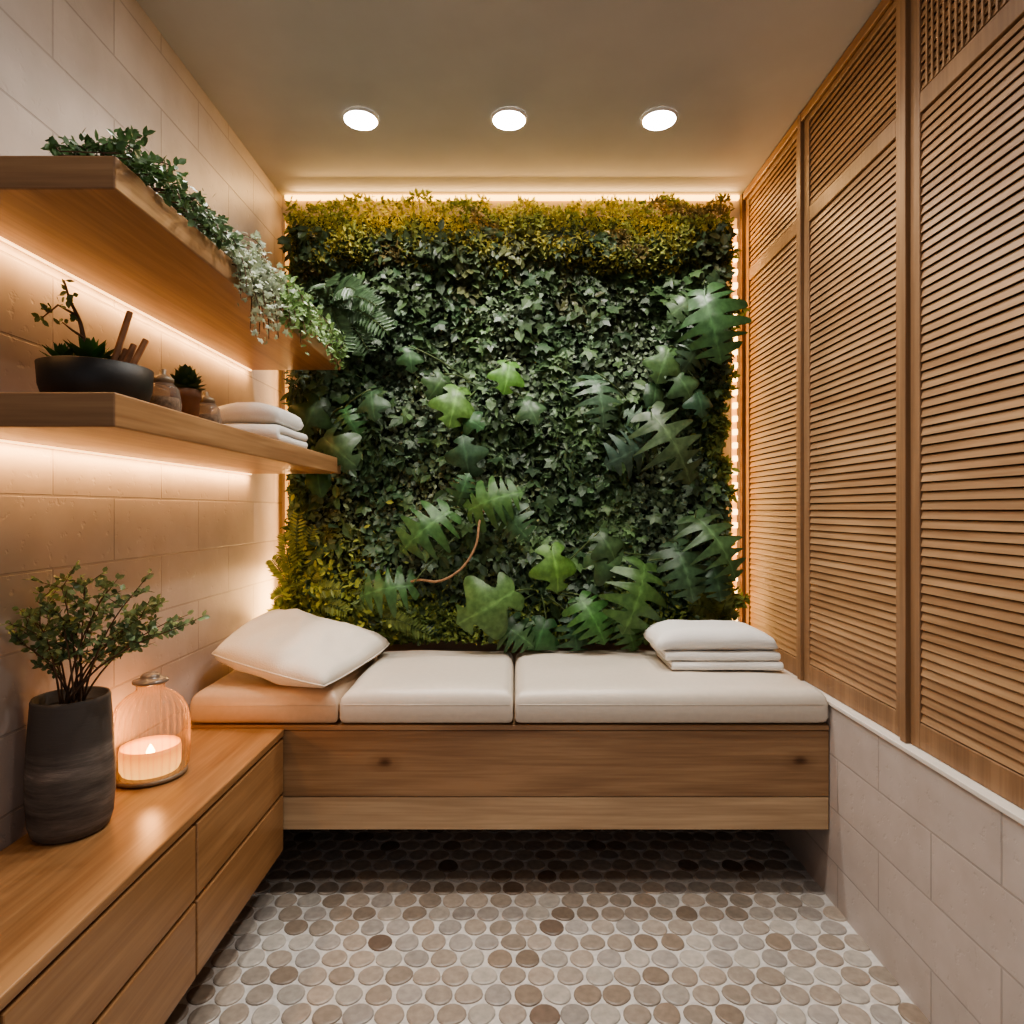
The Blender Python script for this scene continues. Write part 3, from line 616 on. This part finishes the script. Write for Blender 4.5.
# led strips around the wall
ls=root('led_strip',(0,2.70,2.47),'warm led strip lighting edges behind the plants','led strip')
V,Fc=boxes([(-.97,.945,2.695,2.715,2.480,2.494)]); mk('top_strip',V,Fc,led_m,parent=ls)
V,Fc=boxes([(.918,.938,2.706,2.716,.66,2.40)]); mk('side_strip',V,Fc,led_side,parent=ls)
V,Fc=boxes([(-.972,-.958,2.706,2.716,.66,2.40)]); mk('side_strip',V,Fc,led_side,parent=ls)
b0=None
for k in range(30):
    z=.70+k*.056
    if b0 is None:
        V,Fc=boxes([(.916,.936,2.685,2.705,z,z+.024)]); b0=mk('led_bulb',V,Fc,led_b,parent=ls,bevel=.004); bz=b0.location.z
    else:
        o=b0.copy(); COL.objects.link(o); o.location.z=bz+k*.056
def area(loc,dirv,sx_,sy_,en,colr,roll='X'):
    L=bpy.data.lights.new('led_area','AREA'); L.shape='RECTANGLE'; L.size=sx_; L.size_y=sy_; L.energy=en; L.color=colr
    o=bpy.data.objects.new('led_light',L); COL.objects.link(o); o.parent=ls
    z=-Vector(dirv).normalized(); x=Vector(roll).normalized(); y=z.cross(x).normalized(); x=y.cross(z)
    o.rotation_euler=Matrix((x,y,z)).transposed().to_euler(); o.location=Vector(loc)-Vector(ls.location); return o
area((0,2.60,2.478),(0,-.5,-.85),1.75,.012,8,warm,(1,0,0))
area((0,2.68,2.475),(0,-1,.1),1.85,.012,2.2,warm,(1,0,0))
area((.90,2.67,1.5),(.4,-1,0),1.8,.012,3.2,(1,.54,.20),(0,0,1))
area((-.945,2.67,1.3),(-.4,-1,0),1.5,.012,2.4,(1,.54,.22),(0,0,1))
area((-.935,2.62,.80),(-.2,-1,.1),.25,.02,2.4,(1,.54,.20),(0,0,1))

# big leaves
RT=np.array([(-90,.36),(-72,.5),(-40,.54),(0,.49),(40,.47),(70,.52),(90,.64)])
def bigleaf(split=6,depth=.6,w=3.0,dr=.5,seed=0,wid=1.0):
    rs=random.Random(seed); V=[];Fc=[];Cm=[]
    n=120 if split else 30
    for sd in (1,-1):
        nk=[-60+ (i+.5)*(135/split) + rs.uniform(-4,4) for i in range(split)] if split else []
        nd=[depth*rs.uniform(.85,1.06) for _ in nk]
        b0=len(V)
        for i in range(n+1):
            th=-90+180*i/n; r=np.interp(th,RT[:,0],RT[:,1])*(1+.03*math.sin(th*.13+sd)); a=math.radians(th)
            B_=np.array((r*math.cos(a)*wid,.38+r*math.sin(a))); M=np.array((0,.02+.96*((math.sin(a)+1)/2)**1.1))
            B_[1]+= .12*math.cos(a)
            fct=1.0
            for q,dq in zip(nk,nd): fct=min(fct,1-dq*math.exp(-((th-q)/w)**2))
            for t in (0,.12,.45,.75,1.0):
                tt=t*fct; q=M+(B_-M)*tt; d2=q[0]**2
                z=-dr*d2-.6*dr*(q[1]-.45)**2+ .10*abs(q[0])+.02*math.sin(q[1]*14+sd)*abs(q[0])*2
                V.append((sd*q[0],q[1],z)); Cm.append(1.7 if t==0 else (1.0 if t<1 else .8))
        for i in range(n):
            for t in range(4):
                a0=b0+i*5+t; f=(a0,a0+1,a0+6,a0+5); Fc.append(f if sd>0 else f[::-1])
    return (np.array(V),Fc),np.array(Cm)
KINDS={'M':bigleaf(6,.80,5.0,1.1,1,1.0),'M2':bigleaf(5,.85,7.4,1.2,2,1.05),'P':bigleaf(0,0,1,1.1,3,.72),'L':bigleaf(2,.66,15,1.0,4,1.1),'F':bigleaf(6,.90,9.0,1.1,5,1.15)}
G1=(.055,.12,.045);G2=(.042,.095,.04);G3=(.11,.20,.05);G4=(.06,.105,.06)
def plant(name,base,label,leaves,cat='plant'):
    bx=PX(*base); r_=root(name,(bx[0],2.6,bx[2]),label,cat,parent=lw)
    for (u,v_,sz,ang,kd,cl,*dd) in leaves:
        D_=(dd[0] if dd else 2.43)-.035
        T,cm=KINDS[kd]; s=sz*.96*D_/F; c=np.array(PX(u,v_,D_)); a=math.radians(ang)
        d=np.array((math.cos(a),-.25+random.uniform(-.2,.2),math.sin(a))); d/=np.linalg.norm(d)
        nn=np.array((random.uniform(-.35,.35),-1,.2+random.uniform(-.2,.25)))
        P0=c-d*s*.45
        V,Fc,C=scatter(T,[P0],[d],[nn],[s],[[q*random.uniform(.85,1.15) for q in cl]]); C=C*cm[:,None]
        V[:,0]=np.minimum(V[:,0],XP-.025); V[:,2]=np.maximum(V[:,2],.642)
        lf=mk('leaf',V,Fc,leaf_sh,parent=r_,col=C,smooth=True)
        q=np.array((bx[0],2.58,bx[2])); m=(P0+q)/2+np.array((0,-.08,.02))
        pts=[tuple((1-t)**2*q+2*(1-t)*t*m+t*t*P0) for t in np.linspace(0,1,8)]
        v,f=tube(pts,.0028,5); mk('stem',v,f,stem_m,parent=r_,smooth=True)
    return r_
stem_m=simple('green_stem',(.08,.12,.04),.6,.2,40,.1)
plant('monstera_plant',(700,290,2.6),'large split-leaf monstera drooping beside louver panel',[(711,318,82,-78,'M',G1,2.36),(692,300,52,-150,'M2',G1,2.42),(695,352,40,-120,'M2',G2,2.42)])
plant('philodendron_plant',(640,420,2.6),'lacy split-leaf philodendron in middle of green wall',[(672,440,88,-60,'F',G4,2.34),(634,450,58,-150,'M2',G4,2.38),(600,394,62,-80,'F',G4,2.40),(650,422,50,150,'F',G2,2.4)])
plant('monstera_plant',(680,560,2.6),'cluster of split monstera leaves above bench towels',[(716,538,80,-60,'F',G1,2.34),(640,592,80,-110,'M2',G1,2.33),(684,566,66,-75,'M',G2,2.38),(606,562,46,-30,'L',G2,2.4),(716,576,46,-80,'M',G2,2.38)])
mp_=plant('monstera_plant',(475,520,2.6),'monstera with curved brown vine over bench',[(428,526,68,-140,'M2',G1,2.34),(490,500,62,20,'M',G1,2.36),(388,588,58,-170,'M2',G1,2.34),(512,520,48,-50,'M',G1,2.38),(466,458,44,100,'L',G2,2.42),(462,492,36,70,'M',G2,2.4)])
v,f=tube(smoothpath([PX(490,500,2.44),PX(480,520,2.34),PX(476,545,2.32),PX(462,568,2.31),PX(440,581,2.31),PX(418,580,2.33),PX(400,586,2.36)]),.0045,8); mk('vine',v,f,vine_m,parent=mp_,smooth=True,label='curved brown vine')
plant('philodendron_plant',(540,590,2.6),'broad glossy lobed philodendron just above bench',[(556,566,50,-80,'L',G3,2.38),(490,606,70,-150,'L',(.08,.16,.05),2.34),(512,630,50,-30,'M',G1,2.4),(592,616,56,-60,'M',G1,2.38),(608,545,38,-60,'L',G2,2.4),(575,636,44,-80,'M2',G2,2.42),(540,636,42,-110,'L',G2,2.42),(628,628,44,-70,'M',G1,2.42)])
plant('vine_maple_plant',(480,390,2.6),'bright green lobed-leaf climber on green wall',[(455,402,48,-100,'L',G3,2.42),(508,374,38,-100,'L',G3,2.42),(530,408,34,-60,'L',G1,2.43),(438,385,32,-120,'L',G1,2.44),(470,420,30,-30,'L',G1,2.44),(410,357,28,-80,'L',G1,2.44)])
plant('pothos_plant',(675,365,2.6),'medium green pothos leaves near louver panel',[(664,362,40,-110,'L',(.08,.14,.05),2.42),(684,384,36,-60,'L',(.07,.13,.05),2.42),(655,395,32,-100,'P',G2,2.44),(700,400,32,-80,'L',G2,2.42)])
plant('anthurium_plant',(330,430,2.6),'dark lobed-leaf plant at green wall edge',[(335,448,52,-40,'L',G2,2.38),(312,412,44,-110,'L',G2,2.42),(372,402,34,-80,'L',G2,2.42),(350,420,36,-60,'M2',G2,2.42),(318,478,36,-80,'P',G2,2.42)])
def fern(name,base,label,fr,cl,dep=2.4,pin=.05):
    bx=PX(*base); r_=root(name,(bx[0],2.6,bx[2]),label,'plant',parent=lw)
    for (u,vv) in fr:
        A=np.array((bx[0],2.55,bx[2])); E=np.array(PX(u,vv,dep+random.uniform(-.04,.04))); M=(A+E)/2+np.array((0,-.06,.05))
        pts=[(1-t)**2*A+2*(1-t)*t*M+t*t*E for t in np.linspace(0,1,22)]
        P=[];D=[];Nn=[];Sc=[];C=[]
        for i in range(3,22):
            tg=(pts[i]-pts[i-1]); tg/=np.linalg.norm(tg); sd=np.cross(tg,np.array((0,-1,.3))); sd/=np.linalg.norm(sd)
            for s in (1,-1):
                P.append(pts[i]);D.append(sd*s+tg*.5);Nn.append((random.gauss(0,.3),-1,.3));Sc.append(pin*random.uniform(.8,1.2)*math.sin(math.pi*(i/24))**.7+.008);k=random.uniform(.75,1.25);C.append([q*k for q in cl])
        v,f,c=scatter(TN,P,D,Nn,Sc,C); v[:,0]=np.clip(v[:,0],XL+.004,XP-.025); v[:,2]=np.maximum(v[:,2],.642); mk('frond',v,f,leaf_m,parent=r_,col=c)
        v,f=tube([tuple(q) for q in pts],.0018,4); mk('stem',v,f,stem_m,parent=r_)
fern('fern_plant',(335,310,2.6),'arching green fern beside the wall shelf',[(385,330),(375,305),(355,290),(345,350),(310,345),(368,350),(325,285)],(.07,.13,.06),2.38,.06)
fern('fern_plant',(305,600,2.6),'yellow-green fern lit warmly at green wall corner',[(272,560),(284,535),(298,515),(325,565),(340,590),(312,530),(345,612),(274,600),(268,625)],(.20,.26,.07),2.46,.034)
fern('fern_plant',(715,620,2.6),'spiky yellow-green fern behind stacked towels',[(700,590),(715,585),(725,600),(690,605),(732,620),(705,630)],(.17,.21,.06),2.45,.035)
fern('fern_plant',(375,620,2.6),'small olive fern above bench pillow',[(400,600),(385,590),(360,600),(350,630),(410,625),(430,635)],(.15,.21,.06),2.45,.035)

# ---------------- downlights ----------------
def downlight(x,y,en):
    r_=root('recessed_downlight',(x,y,ZC-.012),'round recessed ceiling downlight switched on','ceiling light','recessed ceiling downlights')
    v,f=lathe((x,y,ZC-.010),[(.054,.009),(.0545,.002),(.057,0),(.060,.004),(.061,.0095)],48,cap=False); mk('trim_ring',v,f,metal_m,parent=r_,smooth=True)
    v,f=lathe((x,y,ZC-.010),[(.0535,0),(.0535,.009)],48); mk('lens',v,f,lens_m,parent=r_)
    L=bpy.data.lights.new('downlight_spot','SPOT'); L.energy=en; L.spot_size=math.radians(125); L.spot_blend=.9; L.color=(1,.94,.87); L.shadow_soft_size=.03
    o=bpy.data.objects.new('downlight_spot',L); COL.objects.link(o); o.parent=r_; o.location=(0,0,-.03)
for x in (-.524,-.02,.49): downlight(x,2.175,27)
for x in (-.524,-.02,.49): downlight(x,1.58,30)  # unseen row, added to light the foreground floor and place the bench shadow
for x in (-.3,.3): downlight(x,.8,12)  # added lamps out of view, extra light for the foreground

w=bpy.data.worlds.new('World'); S.world=w; w.use_nodes=True; bg=w.node_tree.nodes['Background']; bg.inputs[0].default_value=(.85,.91,1,1); bg.inputs[1].default_value=.50

cam=bpy.data.cameras.new('Camera'); co=bpy.data.objects.new('Camera',cam); COL.objects.link(co); co.location=(0,0,CZ); co.rotation_euler=(math.pi/2,0,0)
cam.sensor_width=36; cam.lens=22.5; cam.shift_x=-3/1024; cam.shift_y=-2/1024; cam.clip_start=.02
S.camera=co
S.view_settings.view_transform='AgX'
S.view_settings.look='None'
try: S.view_settings.look='AgX - Medium High Contrast'
except: pass
S.view_settings.exposure=-0.08
